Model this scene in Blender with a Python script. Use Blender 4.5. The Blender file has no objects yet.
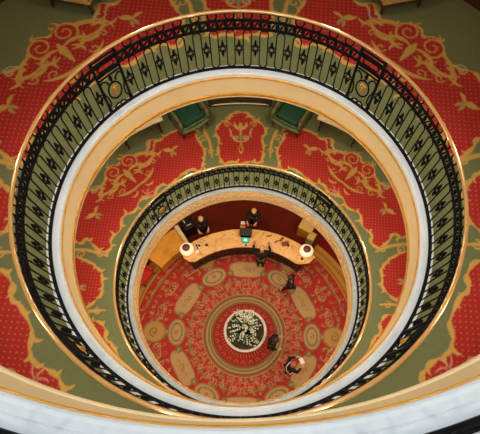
import bpy, bmesh, math, random
import numpy as np
from mathutils import Vector, Matrix
random.seed(7)
C = bpy.context.scene.collection
PI = math.pi
R = math.radians
A0 = 95.7                      # compass direction of the hall's axis of symmetry, degrees
ZC = 16.4                      # eye height above the lobby carpet

# ------------------------------------------------------------------ helpers
def lin(r, g, b):
    f = lambda c: (c/255/12.92) if c/255 <= .04045 else ((c/255+.055)/1.055)**2.4
    return (f(r), f(g), f(b))

def mat(name, col, rough=.5, metal=0, noise=None, bump=0, scale=20, spec=None, emit=None, coat=0):
    m = bpy.data.materials.new(name); m.use_nodes = True
    nt = m.node_tree; p = nt.nodes['Principled BSDF']
    p.inputs['Roughness'].default_value = rough; p.inputs['Metallic'].default_value = metal
    if coat: p.inputs['Coat Weight'].default_value = coat
    if spec is not None: p.inputs['Specular IOR Level'].default_value = spec
    c = (*lin(*col), 1)
    tc = nt.nodes.new('ShaderNodeTexCoord'); n = nt.nodes.new('ShaderNodeTexNoise')
    n.inputs['Scale'].default_value = scale; n.inputs['Detail'].default_value = 5
    nt.links.new(tc.outputs['Object'], n.inputs['Vector'])
    mx = nt.nodes.new('ShaderNodeMix'); mx.data_type = 'RGBA'
    c2 = (*lin(*(noise or col)), 1)
    mx.inputs[6].default_value = c; mx.inputs[7].default_value = c2
    rp = nt.nodes.new('ShaderNodeValToRGB'); rp.color_ramp.elements[0].position = .38; rp.color_ramp.elements[1].position = .66
    nt.links.new(n.outputs['Fac'], rp.inputs['Fac']); nt.links.new(rp.outputs['Color'], mx.inputs[0])
    nt.links.new(mx.outputs[2], p.inputs['Base Color'])
    if bump:
        b = nt.nodes.new('ShaderNodeBump'); b.inputs['Strength'].default_value = bump; b.inputs['Distance'].default_value = .01
        nt.links.new(n.outputs['Fac'], b.inputs['Height']); nt.links.new(b.outputs['Normal'], p.inputs['Normal'])
    if emit:
        p.inputs['Emission Color'].default_value = (*lin(*emit[0]), 1); p.inputs['Emission Strength'].default_value = emit[1]
    return m

M = {}
def defmats():
    M['iron'] = mat('black_iron', (8, 8, 9), .6, 0, (12, 11, 11), 0, 30, spec=.12)
    M['brass'] = mat('polished_brass', (196, 148, 84), .18, .25, (188, 140, 76), 0, 8, spec=.9, coat=.6)
    M['gilt'] = mat('gilt_moulding', (226, 164, 56), .34, .4, (206, 142, 42), .1, 10)
    M['marble'] = mat('white_marble', (216, 219, 220), .35, 0, (210, 213, 215), 0, 4)
    M['greymarble'] = mat('grey_marble', (178, 180, 178), .4, 0, (162, 164, 163), 0, 9)
    M['cream'] = mat('cream_plaster', (236, 208, 158), .6, 0, (232, 203, 152), .0, 3)
    M['relief'] = mat('tan_relief', (222, 182, 126), .6, 0, (212, 168, 110), .05, 12)
    M['ceiling'] = mat('ceiling_plaster', (215, 200, 170), .8)
    M['wallup'] = mat('brown_wall_panel', (120, 84, 44), .5, 0, (96, 66, 34), .02, 4)
    M['walldn'] = mat('dark_red_wall', (110, 44, 26), .6, 0, (90, 34, 20), .02, 4)
    M['sage'] = mat('sage_lacquer', (92, 106, 62), .45, 0, (78, 90, 52), .02, 12)
    M['velvet'] = mat('green_velvet', (16, 74, 48), .75, 0, (10, 56, 36), .1, 30)
    M['wood'] = mat('dark_wood', (74, 42, 22), .4, 0, (52, 28, 14), .05, 14)
    M['creamfab'] = mat('cream_fabric', (214, 178, 104), .8, 0, (196, 160, 90), .1, 30)
    M['honey'] = mat('honey_wood', (226, 160, 58), .35, 0, (206, 138, 44), .02, 3)
    M['pale'] = mat('pale_trim', (226, 206, 158), .45, 0, (210, 190, 140), 0, 5)
    M['white'] = mat('white_glaze', (238, 234, 224), .3, 0, (226, 222, 212), 0, 5)
    M['soil'] = mat('brown_soil', (110, 78, 46), .95, 0, (70, 50, 30), .5, 20)
    M['leaf'] = mat('dark_leaf', (28, 58, 40), .45, 0, (44, 78, 52), 0, 8)
    M['petal'] = mat('white_petal', (232, 232, 208), .7, 0, (206, 210, 176), 0, 12)
    M['black'] = mat('black_cloth', (16, 15, 17), .85, 0, (24, 22, 25), .1, 30)
    M['shirt'] = mat('white_cloth', (226, 222, 214), .8)
    M['skin'] = mat('skin', (206, 150, 116), .55)
    M['blond'] = mat('blond_hair', (222, 182, 112), .6, 0, (200, 156, 86), .1, 40)
    M['ginger'] = mat('auburn_hair', (186, 98, 48), .6, 0, (160, 80, 38), .1, 40)
    M['darkhair'] = mat('brown_hair', (64, 44, 34), .6, 0, (44, 30, 24), .1, 40)
    M['shoe'] = mat('black_leather', (14, 12, 12), .35)
    M['redfab'] = mat('red_fabric', (196, 24, 22), .7, 0, (170, 16, 18), .1, 30)
    M['plastic'] = mat('black_plastic', (20, 20, 20), .35)
    M['screen'] = mat('teal_screen', (20, 120, 100), .3, 0, None, 0, 5, emit=((40, 200, 165), .9))
    M['screenlit'] = mat('white_screen_window', (220, 255, 240), .3, 0, None, 0, 5, emit=((225, 255, 245), 1.3))
    M['paper'] = mat('white_paper', (232, 228, 218), .8)
    M['brownpaper'] = mat('brown_paper', (142, 74, 40), .7, 0, (110, 52, 28), 0, 20)
    M['orange'] = mat('orange_card', (224, 122, 60), .7)
    M['shade'] = mat('white_lamp_shade', (245, 235, 212), .6, 0, None, 0, 5, emit=((255, 232, 190), .55))
    M['cap'] = mat('brown_lamp_cap', (120, 66, 38), .5, 0, (90, 46, 26), 0, 20)
    M['relieflow'] = M['relief']
    # counter: honey burl with brown veins
    m = mat('veined_counter', (238, 194, 126), .3, 0, (226, 172, 102), 0, 4); M['counter'] = m
    nt = m.node_tree; p = nt.nodes['Principled BSDF']
    src = p.inputs['Base Color'].links[0].from_socket
    tc = nt.nodes.new('ShaderNodeTexCoord'); v = nt.nodes.new('ShaderNodeTexNoise'); v.inputs['Scale'].default_value = 1.5
    v.inputs['Detail'].default_value = 3; v.inputs['Distortion'].default_value = 1.2
    nt.links.new(tc.outputs['Object'], v.inputs['Vector'])
    rp = nt.nodes.new('ShaderNodeValToRGB'); e = rp.color_ramp.elements
    e[0].position = .485; e[0].color = (0, 0, 0, 1); e[1].position = .5; e[1].color = (.7, .7, .7, 1); x = e.new(.515); x.color = (0, 0, 0, 1)
    nt.links.new(v.outputs['Fac'], rp.inputs['Fac'])
    mx = nt.nodes.new('ShaderNodeMix'); mx.data_type = 'RGBA'; mx.inputs[7].default_value = (*lin(150, 84, 44), 1)
    nt.links.new(rp.outputs['Color'], mx.inputs[0]); nt.links.new(src, mx.inputs[6]); nt.links.new(mx.outputs[2], p.inputs['Base Color'])
    # woven carpet: pattern colours from the woven-colour attribute, gold dots where its alpha says red field
    def carpet(name, dot, dsc):
        m = bpy.data.materials.new(name); m.use_nodes = True; nt = m.node_tree; p = nt.nodes['Principled BSDF']
        p.inputs['Roughness'].default_value = .95; p.inputs['Specular IOR Level'].default_value = .1
        at = nt.nodes.new('ShaderNodeAttribute'); at.attribute_name = 'weave'
        tc = nt.nodes.new('ShaderNodeTexCoord'); sp = nt.nodes.new('ShaderNodeSeparateXYZ')
        nt.links.new(tc.outputs['Object'], sp.inputs[0])
        def mth(op, a, b=None):
            n = nt.nodes.new('ShaderNodeMath'); n.operation = op
            for i, q in enumerate((a, b)):
                if q is None: continue
                if isinstance(q, (int, float)): n.inputs[i].default_value = q
                else: nt.links.new(q, n.inputs[i])
            return n.outputs[0]
        X, Y = sp.outputs[0], sp.outputs[1]
        a = mth('SINE', mth('MULTIPLY', mth('ADD', X, Y), dsc)); b = mth('SINE', mth('MULTIPLY', mth('SUBTRACT', X, Y), dsc))
        d = mth('MULTIPLY', mth('MULTIPLY', mth('SUBTRACT', mth('MULTIPLY', a, b), .62), 6), at.outputs['Alpha'])
        cl = nt.nodes.new('ShaderNodeClamp'); nt.links.new(d, cl.inputs[0])
        mx = nt.nodes.new('ShaderNodeMix'); mx.data_type = 'RGBA'; mx.inputs[7].default_value = (*lin(*dot), 1)
        nt.links.new(mth('MULTIPLY', cl.outputs[0], .5), mx.inputs[0]); nt.links.new(at.outputs['Color'], mx.inputs[6])
        n = nt.nodes.new('ShaderNodeTexNoise'); n.inputs['Scale'].default_value = 14; n.inputs['Detail'].default_value = 8
        nt.links.new(tc.outputs['Object'], n.inputs['Vector'])
        mr = nt.nodes.new('ShaderNodeMapRange'); mr.inputs[3].default_value = .86; mr.inputs[4].default_value = 1.14
        nt.links.new(n.outputs['Fac'], mr.inputs[0])
        vm = nt.nodes.new('ShaderNodeVectorMath'); vm.operation = 'SCALE'
        nt.links.new(mx.outputs[2], vm.inputs[0]); nt.links.new(mr.outputs[0], vm.inputs[3]); nt.links.new(vm.outputs[0], p.inputs['Base Color'])
        b = nt.nodes.new('ShaderNodeBump'); b.inputs['Strength'].default_value = .3; b.inputs['Distance'].default_value = .005
        nt.links.new(n.outputs['Fac'], b.inputs['Height']); nt.links.new(b.outputs['Normal'], p.inputs['Normal'])
        return m
    M['carpet'] = carpet('patterned_gallery_carpet', (206, 120, 84), 40)
    M['lobbycarpet'] = carpet('patterned_lobby_carpet', (214, 120, 80), 30)
defmats()

def link(o, parent=None):
    C.objects.link(o)
    if parent is not None: o.parent = parent
    return o
def meshobj(name, verts, faces, m, parent=None, smooth=False, loc=None, rz=0):
    me = bpy.data.meshes.new(name); me.from_pydata([tuple(v) for v in verts], [], faces); me.validate(); me.update()
    me.materials.append(M[m] if isinstance(m, str) else m)
    if smooth: me.polygons.foreach_set('use_smooth', [True]*len(me.polygons))
    o = bpy.data.objects.new(name, me)
    if loc: o.location = loc
    o.rotation_euler.z = rz
    return link(o, parent)
class MB:
    def __init__(s): s.v = []; s.f = []
    def add(s, v, f):
        n = len(s.v); s.v += [tuple(p) for p in v]; s.f += [tuple(i+n for i in q) for q in f]; return s
    def tube(s, pts, rad, seg=6, closed=False, caps=True):
        pts = [Vector(p) for p in pts]; n = len(pts)
        rr = rad if isinstance(rad, (list, tuple)) else [rad]*n
        v = []; f = []; up = None
        for i, p in enumerate(pts):
            if closed: d = pts[(i+1) % n]-pts[i-1]
            else: d = pts[min(i+1, n-1)]-pts[max(i-1, 0)]
            if d.length < 1e-9: d = Vector((0, 0, 1))
            d.normalize()
            if up is None: up = Vector((0, 0, 1)) if abs(d.z) < .9 else Vector((1, 0, 0))
            a = up-d*up.dot(d)
            if a.length < 1e-6: a = d.orthogonal()
            a.normalize(); b = d.cross(a); up = a
            for k in range(seg):
                t = 2*PI*k/seg; v.append(p+(a*math.cos(t)+b*math.sin(t))*rr[i])
        m = n if closed else n-1
        for i in range(m):
            j = (i+1) % n
            for k in range(seg):
                l = (k+1) % seg; f.append((i*seg+k, i*seg+l, j*seg+l, j*seg+k))
        if not closed and caps: f.append(tuple(range(seg-1, -1, -1))); f.append(tuple((n-1)*seg+k for k in range(seg)))
        return s.add(v, f)
    def box(s, c, d, rz=0, bev=0):
        bm = bmesh.new(); bmesh.ops.create_cube(bm, size=1)
        bmesh.ops.scale(bm, vec=d, verts=bm.verts)
        if bev: bmesh.ops.bevel(bm, geom=bm.edges[:], offset=bev, segments=3, affect='EDGES', profile=.6)
        bmesh.ops.rotate(bm, cent=(0, 0, 0), matrix=Matrix.Rotation(rz, 3, 'Z'), verts=bm.verts)
        bmesh.ops.translate(bm, vec=c, verts=bm.verts)
        bm.verts.index_update(); s.add([v.co[:] for v in bm.verts], [[v.index for v in q.verts] for q in bm.faces]); bm.free(); return s
    def lathe(s, prof, seg=32, a0=0, a1=360, c=(0, 0, 0)):
        full = abs(a1-a0-360) < 1e-6; n = seg if full else seg+1; k = len(prof); v = []; f = []
        for i in range(n):
            t = R(a0+(a1-a0)*i/seg)
            for r, z in prof: v.append((c[0]+r*math.cos(t), c[1]+r*math.sin(t), c[2]+z))
        for i in range(seg):
            j = (i+1) % n
            for q in range(k-1): f.append((i*k+q, j*k+q, j*k+q+1, i*k+q+1))
        return s.add(v, f)
    def arcbox(s, r0, r1, a0, a1, z0, z1, seg=40):
        prof = [(r0, z0), (r1, z0), (r1, z1), (r0, z1), (r0, z0)]; s.lathe(prof, seg, a0, a1)
        n = len(s.v)
        for t in (a0, a1):
            b = len(s.v); t = R(t)
            s.v += [(r*math.cos(t), r*math.sin(t), z) for r, z in prof[:4]]; s.f.append((b, b+1, b+2, b+3))
        return s
    def out(s, name, m, parent=None, smooth=False, loc=None, rz=0): return meshobj(name, s.v, s.f, m, parent, smooth, loc, rz)
def thing(name, label, cat, loc=(0, 0, 0), rz=0, group=None):
    o = bpy.data.objects.new(name, None); o.empty_display_size = .1; C.objects.link(o); o.location = loc; o.rotation_euler.z = rz
    return tag(o, label, cat, group)
def tag(o, label, cat, group=None, kind=None):
    o['label'] = label; o['category'] = cat
    if group: o['group'] = group
    if kind: o['kind'] = kind
    return o
def struct(o): o['kind'] = 'structure'; return o
def copychild(src, parent, loc=None, rz=None):
    c = src.copy(); C.objects.link(c); c.parent = parent
    if loc is not None: c.location = loc
    if rz is not None: c.rotation_euler.z = rz
    return c
def copytree(root, loc, rz, label):
    r = root.copy(); C.objects.link(r); r.location = loc; r.rotation_euler.z = rz; r['label'] = label
    for ch in list(root.children):
        c = ch.copy(); C.objects.link(c); c.parent = r
        for g in ch.children:
            d = g.copy(); C.objects.link(d); d.parent = c
    return r
def pc(r, phi, z=0):
    t = R(phi+A0); return Vector((r*math.cos(t), r*math.sin(t), z))

# ------------------------------------------------------------------ carpets
GREEN = lin(112, 115, 77); RED = lin(172, 47, 41); GOLD = lin(202, 156, 80); DGOLD = lin(176, 118, 48); PALE = lin(186, 186, 146); OLIVE = lin(96, 94, 40)

def crom(P, closed=True, n=8):
    P = [np.array(p, float) for p in P]; out = []; N = len(P)
    rng = range(N) if closed else range(N-1)
    for i in rng:
        if closed: a, b, c, d = P[i-1], P[i], P[(i+1) % N], P[(i+2) % N]
        else: a, b, c, d = P[max(i-1, 0)], P[i], P[i+1], P[min(i+2, N-1)]
        for k in range(n):
            t = k/n; out.append(.5*((2*b)+(-a+c)*t+(2*a-5*b+4*c-d)*t*t+(-a+3*b-3*c+d)*t**3))
    if not closed: out.append(P[-1])
    return np.array(out)
class Painter:
    def __init__(s, X, Y): s.X = X; s.Y = Y; s.col = np.zeros((len(X), 3), np.float32); s.a = np.zeros(len(X), np.float32)
    def sel(s, P, pad): return np.nonzero((s.X > P[:, 0].min()-pad) & (s.X < P[:, 0].max()+pad) & (s.Y > P[:, 1].min()-pad) & (s.Y < P[:, 1].max()+pad))[0]
    def fill(s, P, col, alpha=0):
        I = s.sel(P, 0)
        if not len(I): return
        x, y = s.X[I], s.Y[I]; ins = np.zeros(len(I), bool); n = len(P)
        for i in range(n):
            x0, y0 = P[i-1]; x1, y1 = P[i]
            if y0 == y1: continue
            c = ((y0 > y) != (y1 > y)) & (x < (x1-x0)*(y-y0)/(y1-y0)+x0); ins ^= c
        J = I[ins]; s.col[J] = col; s.a[J] = alpha
    def stroke(s, P, w, col, closed=False, alpha=0, soft=.012):
        P = np.array(P); n = len(P); W = np.array(w if hasattr(w, '__len__') else [w]*n, float)
        # few-segment chunks keep the candidate sets small
        m = n if closed else n-1
        for st in range(0, m, 6):
            idx = [(k, (k+1) % n) for k in range(st, min(st+6, m))]
            Q = P[[k for q in idx for k in q]]; I = s.sel(Q, W.max()+soft)
            if not len(I): continue
            best = np.full(len(I), -1e9); x, y = s.X[I], s.Y[I]
            for a, b in idx:
                d = P[b]-P[a]; L = max(d@d, 1e-12); t = np.clip(((x-P[a, 0])*d[0]+(y-P[a, 1])*d[1])/L, 0, 1)
                dd = np.hypot(x-P[a, 0]-t*d[0], y-P[a, 1]-t*d[1]); best = np.maximum(best, (W[a]*(1-t)+W[b]*t)/2-dd)
            k = np.clip(best/soft+.5, 0, 1)
            s.col[I] = s.col[I]*(1-k[:, None])+np.array(col)*k[:, None]; s.a[I] *= (1-k)
    def ring(s, r0, r1, col):
        r = np.hypot(s.X, s.Y); I = (r > r0) & (r < r1); s.col[I] = col; s.a[I] = 0

def cv(P):  # (phi, r) -> xy
    P = np.array(P); t = np.radians(P[:, 0]+A0); return np.stack([P[:, 1]*np.cos(t), P[:, 1]*np.sin(t)], 1)
def taper(n, w0, w1=0, mid=None):
    if mid is None: return list(np.linspace(w0, w1, n))
    return [w0+(mid-w0)*math.sin(PI*i/(n-1)) if i < n/2 else w1+(mid-w1)*math.sin(PI*i/(n-1)) for i in range(n)]
def leafcurve(cx, cy, ang, L, bend, n=12):
    out = []; x, y, a = cx, cy, ang
    for i in range(n): out.append((x, y)); x += math.cos(a)*L/n; y += math.sin(a)*L/n; a += bend/n
    return np.array(out)
def spiral(cx, cy, r0, turns, a0, sg=1, n=44):
    return np.array([(cx+r0*(1-.82*i/(n-1))*math.cos(a0+sg*turns*2*PI*i/(n-1)), cy+r0*(1-.82*i/(n-1))*math.sin(a0+sg*turns*2*PI*i/(n-1))) for i in range(n)])

PAN_A = [(0, 5.05), (2.4, 5.0), (4, 4.83), (7, 4.7), (8.8, 4.45), (8, 4.2), (9, 3.9), (8.9, 3.65), (7.6, 3.48), (4, 3.5), (0, 3.42)]
PAN_A = PAN_A+[(-p, r) for p, r in PAN_A[-2:0:-1]]
PAN_B = [(14.2, 3.9), (14.5, 4.1), (15.5, 4.4), (14.5, 4.6), (18.5, 4.78), (24, 4.78), (27.5, 4.7), (30, 4.82), (32.5, 4.6), (35.5, 4.62), (38, 4.72), (40.2, 4.8), (42.5, 4.7), (45, 4.8), (47.2, 4.75), (49.8, 4.6), (53.2, 4.6), (56, 4.75), (60, 4.72), (66, 4.6), (71, 4.45), (72.5, 4.2), (70.4, 4.05), (72.2, 3.8), (73.5, 3.55), (71, 3.4), (67.3, 3.5), (62, 3.42), (57, 3.56), (52, 3.42), (47, 3.52), (42, 3.4), (37, 3.5), (33, 3.38), (27.4, 3.46), (22.3, 3.52), (19, 3.4), (17, 3.5), (15.8, 3.65)]
PAN_C = [(78.8, 4.45), (77.5, 4.1), (78.6, 3.75), (80.2, 3.55), (82, 3.42), (86, 3.36), (90, 3.34), (93.5, 3.5), (95.8, 3.75), (95, 4.1), (95.5, 4.4), (92, 4.7), (87, 4.95), (82, 4.7)]
PAN_D = [(102, 4.55), (101, 4.1), (100.8, 3.7), (101.8, 3.42), (105.3, 3.31), (108.6, 3.34), (112.5, 3.25), (118.7, 3.22), (122.7, 3.35), (125.7, 3.37), (129.4, 3.27), (132.7, 3.24), (135.6, 3.31), (137.2, 3.5), (136, 3.75), (138, 4.0), (137, 4.4), (133, 4.7), (120, 4.8), (108, 4.75)]
PAN_E = [(164, 4.3), (166, 3.8), (169, 3.5), (180, 3.4), (191, 3.5), (194, 3.8), (196, 4.3), (190, 4.8), (180, 5.0), (170, 4.8)]

def local(phi0, r0, mir):
    t = R(phi0*mir+A0); c = np.array([r0*math.cos(t), r0*math.sin(t)]); w = np.array([math.cos(t), math.sin(t)]); u = np.array([-w[1], w[0]])*mir
    return lambda P: c+np.outer(np.array(P)[:, 0], u)+np.outer(np.array(P)[:, 1], w)

def gallery_paint(X, Y):
    p = Painter(X, Y); p.col[:] = GREEN
    rnd = random.Random(3)
    for mir in (1, -1):
        for pan in (PAN_A, PAN_B, PAN_C, PAN_D, PAN_E):
            if mir < 0 and pan in (PAN_A, PAN_E): continue
            P = cv(crom([(a*mir, b) for a, b in pan], True, 8))
            p.fill(P, RED, 1)
            n = len(P); w = [.05+.028*math.sin(i*.55) for i in range(n)]
            p.stroke(P, w, GOLD, True)
            # leaf curls that peel off the border
            cen = P.mean(0)
            for i in range(0, n, 8):
                d = P[(i+1) % n]-P[i-1]; a = math.atan2(d[1], d[0]); s = rnd.choice((-1, 1))
                L = leafcurve(*P[i], a+.5*s, rnd.uniform(.17, .3), -s*2.6)
                p.stroke(L, taper(len(L), .03, .015, .06), GOLD)
        # large scroll motif inside the diagonal panels
        for ph, rr in ((43, 4.5), (129, 4.45)):
            F0 = local(ph, rr, mir); F = lambda P, F0=F0: F0(np.array(P)*1.36+np.array([0, -.06]))
            for q in (1, -1):
                c = .185*q
                a = np.array([(c+.165*math.cos(t), .12+.15*math.sin(t)) for t in np.linspace(0, 2*PI, 30)])
                p.fill(F(a), RED, 1)
                p.stroke(F(spiral(c, .12, .175, 1.6, -PI/2 if q > 0 else -PI/2, q)), taper(44, .042, .02), GOLD)
                p.stroke(F(leafcurve(.05*q, -.05, PI/2-q*1.2, .42, -q*1.8)), taper(12, .03, .015, .075), GOLD)
                p.stroke(F(leafcurve(.1*q, -.16, PI/2-q*1.9, .36, q*2.0)), taper(12, .03, .01, .07), GOLD)
                p.stroke(F(leafcurve(.24*q, -.1, PI/2-q*2.4, .34, q*1.3)), taper(12, .03, .01, .08), GOLD)
                p.stroke(F(leafcurve(.02*q, -.42, PI/2-q*1.7, .5, q*.9)), taper(12, .05, .01, .07), GOLD)
                p.stroke(F(leafcurve(.36*q, .1, PI/2-q*1.7, .45, -q*1.6)), taper(12, .04, .01, .07), GOLD)
                p.stroke(F(leafcurve(.36*q, -.12, PI/2-q*2.0, .42, q*1.7)), taper(12, .03, .01, .07), GOLD)
                p.stroke(F(leafcurve(.52*q, -.02, PI/2-q*1.5, .35, -q*2.4)), taper(12, .07, .02), GOLD)
                p.stroke(F(spiral(.66*q, .06, .1, 1.0, PI, -q, 24)), .02, PALE)
                p.stroke(F(spiral(.0+.3*q, -.32, .07, .9, 0, q, 16)), .022, GOLD)
                p.stroke(F(spiral(.52*q, -.22, .07, 1.0, 0, -q, 16)), .024, GOLD)
                p.stroke(F(leafcurve(.2*q, -.28, PI/2-q*.3, .24, q*1.8)), taper(12, .02, .01, .06), GOLD)
                p.stroke(F(leafcurve(.62*q, -.12, PI/2-q*2.2, .22, q*1.4)), taper(12, .03, .01, .05), GOLD)
                p.stroke(F(leafcurve(.1*q, -.5, PI/2-q*2.6, .2, q*2.0)), taper(12, .03, .01, .05), GOLD)
                p.stroke(F(leafcurve(.18*q, .27, PI/2-q*.2, .12, q*2.0)), taper(12, .05, .01), GOLD)
            p.stroke(F([(0, -.32), (0, -.1), (0, .02)]), [.04, .16, .05], GOLD)
            for k in range(6):      # small pale flower
                a = k*PI/3; p.stroke(F(leafcurve(.02*math.cos(a), -.68+.02*math.sin(a), a, .13, 1.2, 6)), .02, lin(206, 150, 110))
        # leaf sprigs
        for ph, rr in ((61, 4.2), (25.5, 4.25), (111, 3.95), (88, 3.9)):
            F = local(ph, rr, mir)
            for a, L, b in ((.3, .3, .8), (1.2, .24, -1.3), (2.4, .26, 1.1), (4.2, .2, .7), (5.4, .22, -1)):
                p.stroke(F(leafcurve(0, 0, a, L, b)), taper(12, .02, .008, .065), GOLD if L > .22 else lin(178, 140, 84))
        # scrolls in the green dividers
        for ph, rr in ((12.3, 4.2), (75, 3.9), (98, 3.75)):
            F = local(ph, rr, mir)
            p.stroke(F(leafcurve(-.02, -.5, 1.75, 1.0, -.5, 16)), taper(16, .03, .02, .075), GOLD)
            p.stroke(F(spiral(.08, .12, .12, 1.1, 0, 1, 24)), .03, GOLD)
            p.stroke(F(spiral(-.03, -.32, .09, 1.0, PI, -1, 20)), .03, GOLD)
            p.stroke(F(leafcurve(.0, .25, 1.2, .35, 1.4)), taper(12, .06, .01), GOLD)
        # cartouche ornaments
        F = local(0, 4.3, mir)
        p.stroke(F(leafcurve(.0, .18, .3, .34, 1.6)), taper(12, .03, .02, .08), GOLD)
        p.stroke(F(leafcurve(.04, .22, 1.0, .26, -1.5)), taper(12, .05, .01), GOLD)
        p.stroke(F(leafcurve(.03, -.2, .2, .34, 1.5)), taper(12, .03, .01, .06), GOLD)
        p.stroke(F(spiral(.36, .34, .1, 1.1, PI, -1, 24)), .03, GOLD)
        p.stroke(F(leafcurve(.28, -.05, 1.9, .34, -1.2)), taper(12, .02, .01, .045), GOLD)
        p.stroke(F(leafcurve(.2, .62, .2, .3, -1.5)), taper(12, .05, .02), GOLD)
        p.stroke(F(spiral(.12, -.08, .07, 1, 0, 1, 16)), .025, PALE)
        p.stroke(F(leafcurve(.0, -.55, .9, .26, 1.2)), taper(12, .04, .01), GOLD)
    F = local(0, 4.3, 1)
    p.stroke(F([(0, -.4), (0, 0), (0, .35)]), [.02, .05, .1], GOLD)
    p.stroke(F([(0, -.16), (0, -.02)]), [.06, .1], lin(150, 140, 90))
    return p

def lobby_paint(X, Y):
    p = Painter(X, Y); LR = lin(168, 52, 45); T = lin(180, 146, 100); BG = lin(138, 116, 74); DG = lin(124, 108, 70); PK = lin(206, 110, 80)
    p.col[:] = LR; p.a[:] = 0
    G0 = 92.4-A0
    def L(phi, r, mir=1): return local(phi+G0, r, mir)
    p.ring(1.24, 1.64, BG); p.ring(1.29, 1.315, LR); p.ring(1.345, 1.53, T); p.ring(1.4, 1.48, BG); p.ring(1.575, 1.6, lin(90, 70, 44)); p.ring(1.24, 1.262, lin(90, 64, 40))
    for k in range(48):
        F = L(k*7.5, 0)
        p.stroke(F([(0, .8), (0, .95)]), [.05, .02], PK)
    for k in range(24):
        for q in (1, -1):
            F = L(k*15, 1.08)
            p.stroke(F(leafcurve(0, -.03, PI/2-q*1.2, .16, q*1.8)), .026, PK)
            F = L(k*15, 1.78)
            p.stroke(F(spiral(.1*q, .0, .09, 1.1, 0, q, 20)), .022, T)
            p.stroke(F(leafcurve(0, .08, PI/2-q*.6, .2, -q*1.4)), .028, T)
        F = L(k*15+7.5, 1.95)
        p.stroke(F([(0, -.06), (0, .1)]), [.02, .07], PK)
    p.ring(1.66, 1.675, T)
    for rr, n, sz in ((1.72, 48, .1), (1.9, 36, .12), (2.08, 48, .1), (2.3, 48, .11), (3.2, 60, .14), (3.42, 60, .15), (3.8, 72, .15), (4.2, 72, .16)):
        for k in range(n):
            q = 1 if k % 2 else -1; F = L(360*(k+.5)/n, rr)
            p.stroke(F(spiral(.02*q, 0, sz*.6, .8, k % 3, q, 12)), .026, (T, DG, PK)[(k//2) % 3])
            p.stroke(F(leafcurve(.04*q, .02, PI/2-q*.9, sz*1.2, q*1.9, 8)), .03, (DG, T)[(k//2) % 2])
    for k in range(12):
        F = L(k*30+15, 2.12)
        for q in (1, -1):
            p.stroke(F(leafcurve(0, .1, PI/2-q*1.45, .48, -q*1.0)), taper(12, .04, .02, .13), BG)
            p.stroke(F(spiral(.27*q, .0, .11, 1.2, PI/2, q, 24)), .028, T)
            p.stroke(F(leafcurve(.05*q, -.12, PI/2-q*1.6, .3, q*1.5)), .03, PK)
        F = L(k*30, 2.2)
        for q in (1, -1):
            p.stroke(F(leafcurve(0, -.14, PI/2-q*.8, .3, q*1.6)), .028, T)
            p.stroke(F(leafcurve(0, .02, PI/2-q*1.0, .22, -q*1.6)), .028, BG)
    def oval(F, a, b, col, pw=2.0, n=40):
        P = []
        for i in range(n):
            t = 2*PI*i/n; c, s = math.cos(t), math.sin(t)
            P.append((a*abs(c)**(2/pw)*(1 if c > 0 else -1), b*abs(s)**(2/pw)*(1 if s > 0 else -1)))
        Q = F(P); p.fill(Q, col); return Q
    for k in range(6):
        F = L(k*60, 2.74)
        Q = oval(F, .74, .33, T, 2.9); p.stroke(Q, .03, BG, True)
        for q in (1, -1):
            p.stroke(F(spiral(.08*q, 0, .1, 1, 0, q, 18)), .02, LR)
            p.stroke(F(spiral(.3*q, 0, .07, 1, PI, q, 18)), .018, BG)
            p.stroke(F([(.62*q, 0), (.7*q, 0)]), .04, BG)
        F = L(k*60+30, 2.72)
        Q = oval(F, .52, .34, T, 2.0); p.stroke(Q, .05, BG, True)
        for i in range(16):
            t = i*PI/8; p.stroke(F([(.34*math.cos(t), .2*math.sin(t)), (.38*math.cos(t+.25), .225*math.sin(t+.25))]), .06, DG)
        p.stroke(F(spiral(0, 0, .1, 1, 0, 1, 18)), .035, lin(160, 84, 52))
        # outer half medallions
        F = L(k*60+30, 3.62)
        Q = oval(F, .42, .44, lin(184, 140, 80), 2.0); p.stroke(Q, .06, BG, True); p.stroke(F(spiral(0, 0, .2, 1.2, 0, 1, 24)), .05, DG)
        F = L(k*60+30, 3.12); Q = oval(F, .11, .11, BG); p.stroke(F(spiral(0, 0, .05, 1, 0, 1, 12)), .03, T)
    for k in range(12):
        F = L(k*30+15, 2.66); oval(F, .13, .13, DG); p.stroke(F(spiral(0, 0, .06, 1, 0, 1, 12)), .03, T)
    for k in range(6):
        for ph in (-17, 0, 17):
            F = L(k*60+ph, 3.5 if ph else 3.55)
            for q in (1, -1):
                p.stroke(F(spiral(.2*q, 0, .17, 1.4, 0, q, 30)), .03, T)
                p.stroke(F(leafcurve(0, .1, PI/2-q*.8, .34, -q*1.7)), .04, BG)
                p.stroke(F(leafcurve(0, -.12, PI/2-q*1.6, .4, q*1.3)), .03, T)
                p.stroke(F(spiral(.14*q, .36, .09, 1.1, 0, -q, 20)), .028, T)
        F = L(k*60, 4.05)
        for q in (1, -1):
            p.stroke(F(leafcurve(0, .05, PI/2-q*1.5, 1.2, -q*.5, 20)), taper(20, .12, .03), BG)
    for k in range(48):
        F = L(k*7.5, 4.12)
        p.stroke(F(leafcurve(-.18, 0, .6, .36, -1.2)), .03, T)
    p.ring(4.42, 5.0, lin(178, 128, 56)); p.ring(4.5, 4.53, lin(120, 70, 34)); p.ring(4.62, 4.66, lin(196, 150, 80)); p.ring(4.74, 4.78, lin(122, 74, 36)); p.ring(4.9, 4.93, lin(196, 150, 80))
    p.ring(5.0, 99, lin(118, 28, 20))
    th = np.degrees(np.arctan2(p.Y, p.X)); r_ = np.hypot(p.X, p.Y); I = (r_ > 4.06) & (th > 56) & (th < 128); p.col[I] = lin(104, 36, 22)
    return p

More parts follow.
